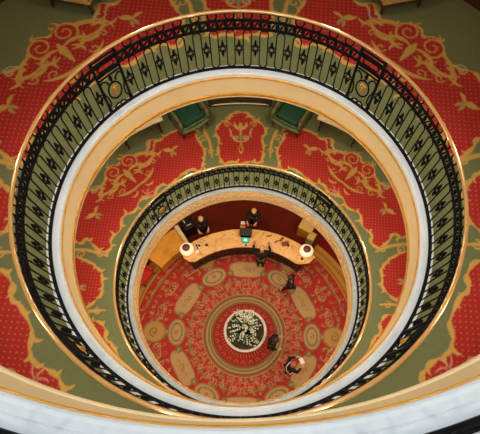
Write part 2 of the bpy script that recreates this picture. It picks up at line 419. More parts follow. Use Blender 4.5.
def ringfloor(name, r0, r1, dr, z, paint, m, rout=None, plain=None, r_in_col=None):
    nr = int((r1-r0)/dr)+1; nt = int(2*PI*(r0+r1)/2/dr)
    rs = list(np.linspace(r0, r1, nr))
    if rout: rs += [r1+.3, rout]
    rs = np.array(rs); nr = len(rs); th = np.arange(nt)*2*PI/nt
    RR, TT = np.meshgrid(rs, th, indexing='ij')
    X = (RR*np.cos(TT)).ravel(); Y = (RR*np.sin(TT)).ravel()
    V = np.stack([X, Y, np.zeros_like(X)], 1).astype(np.float32)
    i = np.arange(nr-1)[:, None]; j = np.arange(nt)[None, :]; j2 = (j+1) % nt
    F = np.stack([i*nt+j, (i+1)*nt+j, (i+1)*nt+j2, i*nt+j2], -1).reshape(-1, 4).astype(np.int32)
    me = bpy.data.meshes.new(name); me.vertices.add(len(V)); me.vertices.foreach_set('co', V.ravel())
    me.loops.add(F.size); me.loops.foreach_set('vertex_index', F.ravel()); me.polygons.add(len(F))
    me.polygons.foreach_set('loop_start', np.arange(len(F), dtype=np.int32)*4); me.update(calc_edges=True)
    p = paint(X, Y); at = me.color_attributes.new('weave', 'FLOAT_COLOR', 'POINT')
    at.data.foreach_set('color', np.concatenate([p.col, p.a[:, None]], 1).astype(np.float32).ravel())
    me.materials.append(M[m]); o = bpy.data.objects.new(name, me); o.location.z = z; C.objects.link(o); o['kind'] = 'structure'
    return o

# ------------------------------------------------------------------ storeys
LV = {1: 7.068, 2: 10.992, 3: 14.911}     # height of the marble kerb top of each gallery
RIN = 2.60
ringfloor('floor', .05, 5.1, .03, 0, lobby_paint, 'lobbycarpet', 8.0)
f1 = ringfloor('floor', 2.75, 5.25, .024, LV[1]-.06, gallery_paint, 'carpet', 6.3)
f2 = ringfloor('floor', 2.75, 5.15, .0175, LV[2]-.06, gallery_paint, 'carpet', 6.3)
tn = [0]
def trim(mb, m, smooth=True):
    tn[0] += 1; return struct(mb.out('trim_%d' % tn[0], m, None, smooth))
for n, zb in LV.items():
    mm = 'greymarble' if n == 1 else 'marble'
    # kerb with a shallow groove, nosing inside
    k = MB().lathe([(RIN+.005, -.09), (RIN-.004, -.06), (RIN-.004, -.02), (RIN+.004, -.006), (RIN+.02, 0), (RIN+.052, 0), (RIN+.054, -.004), (RIN+.058, -.004), (RIN+.06, 0), (2.775, 0), (2.785, -.01), (2.79, -.1)], 240)
    k = trim(k, mm, False); k.location.z = zb
    zb0 = zb-.05; h = .455
    q = {3: 1, 2: 1.9, 1: 1}[n]; g = MB().lathe([(2.61, 0), (RIN-(.008 if n == 3 else .014), -.002), (RIN-(.012 if n == 3 else .021), -.01*q), (RIN-(.008 if n == 3 else .015), -.02*q), (2.61, -.026*q)], 240); g = trim(g, 'gilt'); g.location.z = zb0
    fs = MB().lathe([(2.62, -.03), (2.595, -.028), (2.595, -h+.05), (2.62, -h+.045)], 240); fs = trim(fs, 'cream', False); fs.location.z = zb0
    g = MB().lathe([(2.62, -h+.085), (2.592, -h+.083), (2.583, -h+.05), (2.585, -h+.016), (2.594, -h+.004), (2.62, -h)], 240); g = trim(g, {1: 'relief', 2: 'gilt', 3: 'cream'}[n]); g.location.z = zb0
    if n != 1:
        g = MB().lathe([(2.62, -h), (2.60, -h-.004), (2.594, -h-.03), (2.62, -h-.034)], 240); g = trim(g, 'cream'); g.location.z = zb0
    else:   # rope of leaves carved round the lowest fascia
        r = MB(); N = 92
        for i in range(N):
            a = 360*i/N
            for s in (1, -1):
                P = []
                for q in range(9):
                    t = q/8; P.append(pc(2.592-.006*math.sin(PI*t), a+(t-.5)*5.2, -.21+s*.1*math.sin(PI*(t-.5))))
                r.tube(P, [.006+.018*math.sin(PI*q/8) for q in range(9)], 5)
        r = trim(r, 'relief'); r.location.z = zb0
        for zz in (-.07, -.345): g = MB().tube([pc(2.592, a, zz) for a in range(0, 360, 3)], .012, 6, True); g = trim(g, 'relief'); g.location.z = zb0
    # slab underside and rear wall of the storey below
    c = MB().lathe([(2.61, -.46), (8.1 if n == 1 else 6.35, -.46)], 96); c = c.out('ceiling', 'ceiling'); c.location.z = zb; struct(c)
    if n == 3:
        c = MB().lathe([(2.8, -.06), (6.35, -.06)], 96); c = c.out('floor', mat('plain_green_carpet', (112, 115, 77), .95)); c.location.z = zb; struct(c)
W = MB().lathe([(6.3, 0), (6.3, 3.4)], 96)
for n in (1, 2):
    if n == 2: W = MB().lathe([(5.92, 0), (5.92, 3.4)], 96)
    w = W.out('wall_back', 'wallup'); w.location.z = LV[n]-.06; struct(w)
    q = 6.3 if n == 1 else 5.92; b = MB().lathe([(q, 0), (q-.04, 0), (q-.04, .16), (q, .18)], 96).out('baseboard_back', 'wood'); b.location.z = LV[n]-.06; struct(b)
w = MB().lathe([(6.3, 0), (6.3, 4.5)], 96).out('wall_top', 'wallup'); w.location.z = LV[3]-.06; struct(w)
w = MB().lathe([(8.0, 0), (8.0, 6.6)], 96).out('wall_lobby', 'walldn'); struct(w)

# ------------------------------------------------------------------ balustrades
RB = 2.722
PITCH = 5.27
def balustrade(n, label, panels, span=None):
    zb = LV[n]; T = thing('balustrade', label, 'railing', (0, 0, zb), 0, None)
    full = span is None
    a0, a1 = (0, 360) if full else span
    def arc(r, z, step=2.0):
        k = int((a1-a0)/step); return [pc(r, a0+(a1-a0)*i/k, z) for i in range(k if full else k+1)]
    # handrail of oval section
    mb = MB(); k = 240 if full else 80
    prof = [(RB-.006+.027*math.cos(t), 1.03+.02*math.sin(t)) for t in [2*PI*i/12 for i in range(13)]]
    mb.lathe(prof, k, a0+A0, a1+A0); mb.out('handrail', 'brass', T, True)
    for nm, z, rad in (('under_rail', 1.003, .013), ('upper_bar', .885, .016), ('lower_bar', .735, .016)):
        MB().tube(arc(RB, z), rad, 6, full).out(nm, 'iron', T, True)
    mb = MB().lathe([(RB-.022, .001), (RB-.022, .02), (RB+.022, .02), (RB+.022, .001)], k, a0+A0, a1+A0); mb.out('base_bar', 'iron', T)
    # one of each kind, then copies; local x = outward, y = along
    hw = .062
    P = [(0, hw*math.cos(t), .655+.065*math.sin(t)) for t in np.linspace(0, PI, 9)]+[(0, -hw*math.cos(t), .098-.065*math.sin(t)) for t in np.linspace(0, PI, 9)]
    loop = MB().tube(P, .0105, 6, True)
    loop.tube([(0, 0, .72), (0, 0, .738)], .011, 6); loop.tube([(0, 0, .034), (0, 0, .015)], .012, 6)
    fin = MB()
    fin.tube([(0, .032*math.cos(t), .39+.04*math.sin(t)) for t in np.linspace(0, 2*PI, 12, endpoint=False)], 0.0095, 6, True)
    for s in (1, -1):
        fin.tube([(0, 0, .39+s*q) for q in (.04, .056, .07, .088, .11, .14, .158)], [.011, .027, .016, .026, .02, .012, .004], 8)
        for q in (1, -1):
            fin.tube([(0, q*y, .39+s*z) for y, z in ((.006, .05), (.026, .062), (.04, .05), (.044, .03), (.052, .02), (.064, .022))], .0105, 5)
    cs = MB()
    P = [(0, .064*math.cos(t), .955+.062*math.sin(t)) for t in np.linspace(PI*.92, PI*2.08, 14)]
    P = [(0, -.046, 1.0), (0, -.058, 1.004)]+P+[(0, .058, 1.004), (0, .046, 1.0)]
    cs.tube(P, .0125, 6)
    cs.tube([(0, -.02, .89), (0, 0, .905), (0, .02, .89)], .012, 5)
    protos = {}
    def put(key, mbuild, phi):
        loc = pc(RB, phi, 0); rz = R(phi+A0)
        if key not in protos: protos[key] = mbuild.out(key, 'iron', T, True, loc, rz)
        else: copychild(protos[key], T, loc, rz)
    pw = 4.7
    edges = sorted([p % 360 for p in panels])
    spans = []
    for i, e in enumerate(edges):
        nx = edges[(i+1) % len(edges)]+(360 if i == len(edges)-1 else 0); spans.append((e+pw, nx-pw))
    if not full: spans = [span]
    for s0, s1 in spans:
        w = s1-s0; nf = max(1, int(round((w-2.6)/PITCH))+1); pit = (w-2.6)/(nf-1); st = s0+1.3
        for i in range(nf):
            put('finial', fin, st+pit*i)
            if i < nf-1:
                put('loop_baluster', loop, st+pit*(i+.5)); put('hanging_scroll', cs, st+pit*(i+.5))
        # interlaced scrolls between the two bars
        m = int(w/2.63); gui = MB()
        for i in range(m):
            c = s0+w*(i+.5)/m; dd = w/m*.66
            gui.tube([pc(RB, c+dd*math.cos(t), .81+.058*math.sin(t)) for t in np.linspace(0, 2*PI, 12, endpoint=False)], .0125, 5, True)
            gui.tube([pc(RB, c+w/m/2-.5, .79), pc(RB, c+w/m/2+.5, .83)], .02, 6)
            gui.tube([pc(RB, c-dd*.4, .87), pc(RB, c, .81), pc(RB, c+dd*.4, .75)], [.006, .017, .006], 5)
        gui.out('interlaced_band', 'iron', T, True)
    if full:
        for e in edges:
            for s in (1, -1):
                put('post', MB().box((0, 0, .51), (.032, .034, .98)).box((0, 0, .06), (.045, .05, .08)).box((0, 0, .93), (.042, .046, .05)), e+s*(pw-.5))
            hwp = (pw-.5)
            pf = MB()
            for z in (.64, .9, .955): pf.tube([pc(RB, e+hwp*q, z) for q in (-1, -.5, 0, .5, 1)], .014, 6)
            pf.tube([pc(RB, e+hwp*.6*math.cos(t)*1.15, .80+.045*(1 if math.sin(t) > 0 else -1)*min(1, abs(math.sin(t))*1.5)) for t in np.linspace(0, 2*PI, 16, endpoint=False)], .011, 5, True)
            for z in (.7, .86): pf.tube([pc(RB, e-hwp, z), pc(RB, e, z), pc(RB, e+hwp, z)], .017, 6)
            for s in (1, -1):
                pf.tube([pc(RB, e+s*q, z) for q, z in ((hwp-.3, .57), (hwp-1.2, .6), (hwp-2.2, .57), (hwp-2.9, .52), (hwp-2.5, .5))], .013, 5)
                pf.tube([pc(RB, e+s*q, z) for q, z in ((hwp-.3, .12), (hwp-1.2, .17), (hwp-1.1, .3), (hwp-.4, .38), (hwp-.2, .5))], .013, 5)
                pf.tube([pc(RB, e+s*q, z) for q, z in ((.0, .06), (.8, .1), (1.7, .07), (2.4, .04))], .013, 5)
            pf.tube([pc(RB, e, .52), pc(RB, e, .57), pc(RB, e, .64)], [.014, .03, .014], 8)
            pf.out('panel_scrolls', 'iron', T, True)
            md = MB().tube([pc(RB, e+2.35*math.cos(t), .345+.15*math.sin(t)) for t in np.linspace(0, 2*PI, 24, endpoint=False)], .0135, 6, True)
            md = md.out('medallion_ring', 'iron', T, True)
            em = MB()
            em.tube([pc(RB, e, z) for z in (.25, .28, .32, .36, .4, .45)], [.006, .03, .014, .034, .018, .004], 8)
            for s in (1, -1): em.tube([pc(RB, e, .33), pc(RB, e+s*.8, .36), pc(RB, e+s*.9, .4), pc(RB, e+s*.5, .42)], .011, 5)
            em.out('emblem', 'gilt', md, True)['label'] = 'gilt emblem in the iron ring'
    return T
balustrade(2, 'large black iron railing with brass handrail, upper ring around the open well', (43.3, 133, -133, -43.3))
balustrade(1, 'smaller black iron railing with brass handrail, lower ring around the lobby', (45.3, 133.5, -133.5, -45.3))
balustrade(3, 'nearest black iron railing, only its foot showing in the bottom corners', (), (130, 220))

# ------------------------------------------------------------------ furniture on the galleries
def armchair(label, frame, fabric, loc, rz, group):
    T = thing('armchair', label, 'armchair', loc, rz, group)
    mb = MB(); mb.box((0, 0, .27), (.84, .78, .18), 0, .03)
    # bowed front rail
    P = [(.42*x, -.40-.05*math.cos(x*PI/2), .3) for x in np.linspace(-1, 1, 11)]
    mb.tube(P, .05, 8); mb.out('seat_frame', frame, T, True)
    cu = MB().box((0, -.04, .43), (.62, .66, .16), 0, .06); cu.out('seat_cushion', fabric, T, True)
    b = MB()
    P = [(.36*math.sin(t)*1.12, .40-.16*(1-math.cos(t))*.6, .62) for t in np.linspace(-1.25, 1.25, 13)]
    b.box((0, .40, .68), (.78, .12, .56), 0, .05); b.out('backrest', frame, T, True)
    MB().box((0, .335, .68), (.6, .06, .42), 0, .028).out('back_cushion', fabric, T, True)
    for s in (1, -1):
        a = MB(); a.box((s*.385, .02, .47), (.09, .66, .26), 0, .035)
        a.tube([(s*.385, .38, .64), (s*.39, .1, .62), (s*.395, -.22, .61), (s*.395, -.36, .56), (s*.395, -.40, .44), (s*.39, -.38, .3)], [.05, .052, .055, .055, .045, .04], 8)
        a = a.out('arm', frame, T, True)
        MB().tube([(s*.455, -.31, .6), (s*.335, -.31, .6)], .05, 12).out('arm_scroll', 'cap', a, True)
        for y in (-.34, .34):
            MB().tube([(s*.36, y, .2), (s*.37, y, .1), (s*.38, y*1.05, 0)], [.035, .028, .018], 8).out('leg', 'wood', T, True)
    return T
z1 = LV[1]-.06; z2 = LV[2]-.06
# left chair: front-left corner near phi 19, facing the middle
def chair_at(phi, r, z, face, *a):
    p = pc(r, phi, z); return p
g1 = 'green armchairs on the lower gallery'
ca = armchair('green velvet armchair with sage frame, left one below the upper ledge', 'sage', 'velvet', pc(4.93, 16.4, z1), R(A0+90+180-132+18), g1)
def mirror_rz(rz): return 2*R(A0)-rz+PI
ca.rotation_euler.z = math.atan2(-.78, .62)+PI/2
d = math.degrees(math.atan2(-.78, .62)); d2 = 2*A0-d
copytree(ca, pc(4.93, -16.4, z1), R(d2)+PI/2, 'green velvet armchair with sage frame, right one below the upper ledge')
cb = armchair('cream armchair at the top edge, left of the upper railing', 'creamfab', 'creamfab', pc(5.2, 32.3, z2), R(A0+32.3-90+45), 'cream armchairs on the upper gallery')
copytree(cb, pc(5.2, -32.3, z2), R(A0-32.3-90-45), 'cream armchair at the top edge, right of the upper railing')
# curved settee along the wall between the green armchairs
T = thing('settee', 'long curved olive settee with pale edge between the two green armchairs', 'sofa', (0, 0, z1))
a, b = A0-8.6, A0+8.6
olive = mat('olive_fabric', (58, 50, 26), .85, 0, (46, 40, 20), .1, 30)
MB().arcbox(5.3, 5.9, a, b, .12, .40).out('seat_base', olive, T); MB().arcbox(5.26, 5.75, a+.3, b-.3, .40, .5).out('seat_cushion', olive, T)
MB().arcbox(5.75, 5.98, a, b, .40, .9).out('backrest', olive, T)
MB().tube([Vector((5.23*math.cos(R(t)), 5.23*math.sin(R(t)), .13)) for t in np.linspace(a, b, 24)], .02, 6).out('piping', 'pale', T, True)
for t in (a, b): MB().arcbox(5.22, 5.98, t-.8, t+.8, .1, .62, 6).out('arm', olive, T)
for t in (a+1, A0, b-1):
    for r in (5.28, 5.8): MB().tube([(r*math.cos(R(t)), r*math.sin(R(t)), .13), (r*math.cos(R(t)), r*math.sin(R(t)), 0)], [.03, .02], 8).out('leg', 'wood', T, True)
# curved cream console tables beside the armchairs
def console(label, p0, p1):
    T = thing('console_table', label, 'console table', (0, 0, z1), 0, 'curved consoles beside the green armchairs')
    a, b = A0+min(p0, p1), A0+max(p0, p1)
    MB().arcbox(4.66, 5.1, a, b, .72, .75, 24).out('table_top', 'pale', T); MB().arcbox(4.74, 5.06, a+.4, b-.4, .63, .72, 24).out('apron', 'gilt', T)
    for t in (a+1, b-1):
        for r in (4.9, 5.03):
            u = (math.cos(R(t)), math.sin(R(t))); MB().tube([(r*u[0], r*u[1], .64), (r*u[0], r*u[1], .3), (r*u[0], r*u[1], 0)], [.03, .018, .022], 8).out('leg', 'wood', T, True)
console('curved cream console table left of the left green armchair', 24.6, 38)
console('curved cream console table right of the right green armchair', -24.6, -38)

# ------------------------------------------------------------------ reception desk
T = thing('reception_desk', 'long curved reception desk with honey veined counter top in the lobby', 'desk', (0, 0, 0))
ct = MB()
N = 60; inner = []; outer = []
for i in range(N+1):
    t = i/N; ang = 50.5+(134.5-50.5)*t
    ri, ro = 3.34, 4.12
    if t < .09: q = (1-t/.09); ri += .38*q*q; ro -= .05*q
    if t > .93: q = (t-.93)/.07; s = 1-math.sqrt(max(0, 1-q*q)); ri += .36*s; ro -= .36*s
    if i in (0, N): pass
    inner.append((ri, R(ang))); outer.append((ro, R(ang)))
v = []
for (ri, a), (ro, _) in zip(inner, outer):
    for r, z in ((ri, 1.05), (ro, 1.05), (ro, 1.1), (ri, 1.1)): v.append((r*math.cos(a), r*math.sin(a), z))
f = []
for i in range(N):
    for k in range(4): l = (k+1) % 4; f.append((i*4+k, (i+1)*4+k, (i+1)*4+l, i*4+l))
f += [(0, 1, 2, 3), (N*4+3, N*4+2, N*4+1, N*4)]
ct.add(v, f); ct.out('counter_top', 'counter', T)
MB().arcbox(3.5, 4.02, 54, 132, .0, 1.05, 60).out('desk_body', 'wood', T)
MB().arcbox(3.42, 3.52, 54, 132, 0, .12, 60).out('plinth', 'wood', T)
fp = MB(); 
for i in range(14):
    a = 56+74*i/13; fp.tube([(3.47*math.cos(R(a)), 3.47*math.sin(R(a)), z) for z in (.12, .3, .6, .9, 1.04)], [.05, .03, .04, .03, .05], 8)
    if i < 13:
        for zz in (.5, .82): fp.tube([(3.485*math.cos(R(a+2.85+1.7*math.cos(t))), 3.485*math.sin(R(a+2.85+1.7*math.cos(t))), zz+.12*math.sin(t)) for t in np.linspace(0, 2*PI, 14, endpoint=False)], .016, 5, True)
fp.out('carved_front', 'cap', T, True)
# side counter at the left and cabinet at the right
T = thing('side_counter', 'bright honey wood side counter left of the reception desk', 'counter', (0, 0, 0))
MB().arcbox(4.2, 5.15, 128.5, 147, .72, .78, 30).out('counter_top', 'honey', T); MB().arcbox(4.28, 5.1, 129, 146.5, 0, .72, 30).out('counter_body', 'honey', T)
MB().arcbox(4.12, 5.2, 126.6, 128.4, 0, .86, 4).out('end_panel', 'pale', T)['label'] = 'pale end panel'
MB().arcbox(5.15, 5.2, 128.5, 147, .72, .9, 30).out('upstand', 'wood', T)
th = R(63.5); T = thing('wooden_cabinet', 'small honey wood cabinet behind the right end of the reception desk', 'cabinet', (2.27, 4.5, 0), math.atan2(-.31, .64))
MB().box((-.06, .06, .4), (.56, .42, .8), 0, .01).out('cabinet_body', 'honey', T)
MB().box((-.06, .06, .815), (.6, .46, .03), 0, .008).out('cabinet_top', 'creamfab', T)
dd = MB().box((.32, -.2, .38), (.3, .36, .72), 0, .01).out('pedestal', 'creamfab', T); MB().tube([(.3, -.39, .5), (.36, -.39, .5)], .012, 6).out('handle', 'brass', dd, True)

def lamp(label, x, y):
    T = thing('desk_lamp', label, 'lamp', (x, y, 1.1), 0, 'lamps on the reception desk')
    MB().lathe([(0, 0), (.16, 0), (.16, .03), (.05, .06), (.04, .14), (0, .14)], 24).out('lamp_base', 'white', T, True)
    MB().lathe([(.0, .12), (.24, .12), (.275, .16), (.275, .2), (.25, .26), (.2, .32), (.14, .36), (0, .36)], 32).out('lamp_shade', 'shade', T, True)
    MB().lathe([(0, .355), (.145, .355), (.155, .38), (.14, .41), (0, .42)], 24).out('lamp_cap', 'cap', T, True)
    return T
l1 = lamp('round white lamp with brown cap on the left end of the desk', -2.52, 2.98)
copytree(l1, (2.2, 3.3, 1.1), 0, 'round white lamp with brown cap on the right end of the desk')

# desk equipment
def monitor(x, y, rz):
    T = thing('monitor_tray', 'wide black screen housing standing at the staff edge of the desk', 'monitor', (x, y, 1.1), rz)
    MB().box((0, 0, .02), (.44, .3, .03), 0, .008).out('base', 'plastic', T); MB().box((0, .03, .13), (.05, .05, .2)).out('stand', 'plastic', T)
    MB().box((0, 0, .235), (.5, .3, .05), 0, .012).out('housing', mat('dark_screen', (34, 30, 16), .5, 0, (48, 40, 20), 0, 15), T)
monitor(-.26, 3.89, 0)
T = thing('tablet_display', 'small lit teal screen lying on the desk below the black housing', 'screen', (-.25, 3.62, 1.1), 0)
MB().box((0, 0, .02), (.3, .22, .03), 0, .008).out('case', 'plastic', T); sc = MB().box((0, 0, .0385), (.27, .19, .006)).out('screen', 'screen', T)
MB().box((0, 0, .0435), (.09, .08, .004)).out('window', 'screenlit', sc)
T = thing('card_reader', 'tiny dark card reader just in front of the teal screen', 'card reader', (-.22, 3.42, 1.1), .1)
MB().box((0, 0, .02), (.07, .11, .035), 0, .01).out('body', 'plastic', T); MB().box((0, .025, .039), (.05, .035, .004)).out('display', 'screen', T)
def phone(x, y, rz, label):
    T = thing('telephone', label, 'telephone', (x, y, 1.1), rz)
    MB().box((0, 0, .03), (.2, .2, .06), 0, .015).out('body', 'white', T); h = MB().box((-.06, 0, .075), (.05, .22, .035), 0, .015).out('handset', 'plastic', T)
    MB().box((.04, 0, .062), (.09, .12, .006)).out('keypad', 'plastic', T)
phone(-2.1, 3.2, .5, 'white telephone with black handset beside the left desk lamp')
tag(MB().box((0, 0, .03), (.12, .09, .05), .3, .012).box((0, 0, .058), (.06, .03, .01), .3).out('stapler', 'plastic', None, False, (-1.78, 3.28, 1.1)), 'small black stapler on the counter right of the telephone', 'stapler')
T = thing('note_pad', 'small white note pad on the counter below the telephone', 'note pad', (-2.12, 2.98, 1.1), .4); MB().box((0, 0, .008), (.13, .17, .014)).out('pages', 'paper', T); MB().box((0, .08, .016), (.13, .02, .006)).out('binding', 'brownpaper', T)
T = thing('desk_bell', 'small dark bell in front of the right desk lamp', 'bell', (2.06, 3.02, 1.1)); MB().lathe([(0, .06), (.03, .055), (.05, .03), (.055, .01), (.06, 0)], 16).out('dome', 'wood', T, True); MB().tube([(0, 0, .055), (0, 0, .075)], .01, 8).out('button', 'brass', T, True)
for i, (x, y, rz, w, h, m, lb) in enumerate([(1.36, 3.6, .3, .3, .2, 'brownpaper', 'brown leaflet lying open nearest the right lamp'), (1.2, 3.78, .9, .24, .1, 'brownpaper', 'narrow brown leaflet behind the open one'), (1.48, 3.52, -.5, .1, .07, 'plastic', 'small black card on the brown leaflet edge'), (1.0, 3.66, .6, .2, .05, 'brownpaper', 'thin brown strip of paper right of the leaning guest'), (.68, 3.88, .2, .22, .05, 'brownpaper', 'thin brown paper strip behind the leaning guest'), (-.37, 4.5, 0, .14, .1, 'paper', 'white card in front of the middle clerk')]):
    if i == 5: continue
    tag(MB().box((0, 0, .006+.004*(i == 2)), (w, h, .01), rz).box((0, 0, .012+.004*(i == 2)), (w*.8, h*.7, .004), rz).out('leaflet', m, None, False, (x, y, 1.1+(.013 if i == 2 else 0))), lb, 'leaflet', 'papers on the reception desk')
# back office table behind the desk
T = thing('filing_stand', 'low stand with a white box and an orange box beside the middle clerk', 'stand', (-.42, 4.36, 0), 0)
MB().box((0, .0, .4), (.26, .4, .8), 0, .01).out('stand_body', 'walldn', T)
tag(MB().box((0, 0, .05), (.17, .13, .1), 0, .01).box((0, 0, .105), (.18, .14, .012)).out('paper_box', 'paper', None, False, (-.42, 4.46, .8)), 'white box on the stand beside the middle clerk', 'box')
tag(MB().box((0, 0, .05), (.2, .12, .09), 0, .01).box((0, 0, .1), (.21, .13, .012)).out('paper_box', 'orange', None, False, (-.42, 4.28, .8)), 'orange box on the stand beside the middle clerk', 'box')
# printer behind left clerk
T = thing('office_printer', 'black and grey printer in the dark corner behind the left desk end', 'printer', (-2.72, 4.3, 0), R(33))
MB().box((0, 0, .4), (.5, .5, .8), 0, .03).out('printer_body', 'plastic', T); MB().box((0, .02, .83), (.42, .36, .06), 0, .02).out('scanner_lid', 'plastic', T)
MB().box((.02, -.12, .868), (.2, .05, .012)).out('control_panel', 'greymarble', T); MB().box((-.1, .1, .87), (.05, .16, .02)).out('paper_tray', 'greymarble', T)
# red armchair at the left edge of the lobby
T = thing('armchair', 'bright red armchair with dark legs at the left edge of the lobby', 'armchair', (-4.4, 2.1, 0), R(64))
MB().box((0, 0, .32), (.72, .72, .2), 0, .05).out('seat', 'redfab', T, True); MB().box((0, .32, .6), (.72, .14, .5), 0, .05).out('backrest', 'redfab', T, True)
for s in (1, -1): MB().box((s*.33, 0, .45), (.12, .7, .26), 0, .05).out('arm', 'redfab', T, True)
for s in (1, -1):
    for y in (1, -1): MB().tube([(s*.3, y*.3, .24), (s*.32, y*.32, 0)], [.035, .025], 8).out('leg', 'wood', T, True)

# ------------------------------------------------------------------ planter with flowers
PX, PY = .03, .03
T = thing('round_planter', 'large round white planter in the centre of the lobby carpet', 'planter', (PX, PY, 0))
MB().lathe([(0, 0), (.5, 0), (.54, .04), (.5, .1), (.56, .2), (.7, .42), (.78, .62), (.82, .7), (.83, .76), (.81, .80), (.73, .795), (.71, .72), (.72, .66)], 64).out('bowl', 'white', T, True)
MB().lathe([(0, .72), (.3, .71), (.6, .69), (.715, .68)], 48).out('soil', 'soil', T, True)
rnd = random.Random(11)
T = thing('flowering_plant', 'dark green plant with white flower sprays filling the round white planter', 'plant', (PX, PY+.02, .72))
def leaf(a, L, w, rise):
    mb = MB(); n = 8; v = []
    for i in range(n+1):
        t = i/n; x = .05+L*t; z = rise*math.sin(PI*min(1, t*1.0)*.8)-.12*t*t; ww = w*math.sin(PI*(.06+.94*t)*.97)**.8
        for s, dz in ((-1, .012), (0, -.012), (1, .012)): 
            px, py = x, s*ww; v.append((px*math.cos(a)-py*math.sin(a), px*math.sin(a)+py*math.cos(a), z+dz))
    f = []
    for i in range(n):
        for k in (0, 1): f.append((i*3+k, (i+1)*3+k, (i+1)*3+k+1, i*3+k+1))
    return v, f
for i in range(80):
    a = 2*PI*i/80*5.02+rnd.uniform(-.15, .15); v, f = leaf(a, rnd.uniform(.34, .72), rnd.uniform(.045, .068), rnd.uniform(.25, .75))
    o = meshobj('leaf', v, f, 'leaf', T, True); sm = o.modifiers.new('s', 'SOLIDIFY'); sm.thickness = .006
for i in range(62):
    a = 2*PI*i*.382 if i > 12 else R(90+rnd.uniform(-55, 55)); L = rnd.uniform(.3, .74); hgt = rnd.uniform(.5, .95)
    if i <= 12: L = rnd.uniform(.25, .5); hgt = rnd.uniform(1.0, 1.6)
    if i > 54: L = rnd.uniform(.06, .25); hgt = .7
    P = [Vector((L*t*math.cos(a), L*t*math.sin(a), hgt*math.sin(t*PI*.62))) for t in np.linspace(.05, 1, 9)]
    st = MB().tube(P, .006, 5).out('flower_stem', 'leaf', T, True)
    fl = MB()
    for q in P[4:]:
        for k in range(2):
            c = q+Vector((rnd.uniform(-.03, .03), rnd.uniform(-.03, .03), rnd.uniform(-.015, .03))); b = rnd.uniform(0, 6.28)
            for m_ in range(4):
                an = b+m_*PI/2; d = Vector((math.cos(an), math.sin(an), .35))*.027; e = Vector((-math.sin(an), math.cos(an), 0))*.013
                fl.add([c, c+d*.6+e, c+d, c+d*.6-e], [(0, 1, 2, 3)])
    fl.out('blossom', 'petal', st)

# ------------------------------------------------------------------ people
def skin_mesh(name, verts, edges, m, parent, lvl=1):
    me = bpy.data.meshes.new(name); me.from_pydata([v[:3] for v in verts], edges, []); o = bpy.data.objects.new(name, me); C.objects.link(o)
    md = o.modifiers.new('skin', 'SKIN'); md.use_smooth_shade = True
    if not me.skin_vertices: me.skin_vertices.new() if hasattr(me.skin_vertices, 'new') else None
    sv = me.skin_vertices[0].data
    for i, v in enumerate(verts): sv[i].radius = (v[3], v[4] if len(v) > 4 else v[3])
    sv[0].use_root = True
    s = o.modifiers.new('sub', 'SUBSURF'); s.levels = lvl; s.render_levels = lvl
    bpy.context.view_layer.update()
    ev = o.evaluated_get(bpy.context.evaluated_depsgraph_get()); nm = bpy.data.meshes.new_from_object(ev)
    bpy.data.objects.remove(o); nm.name = name; nm.materials.clear(); nm.materials.append(M[m])
    nm.polygons.foreach_set('use_smooth', [True]*len(nm.polygons))
    return link(bpy.data.objects.new(name, nm), parent)
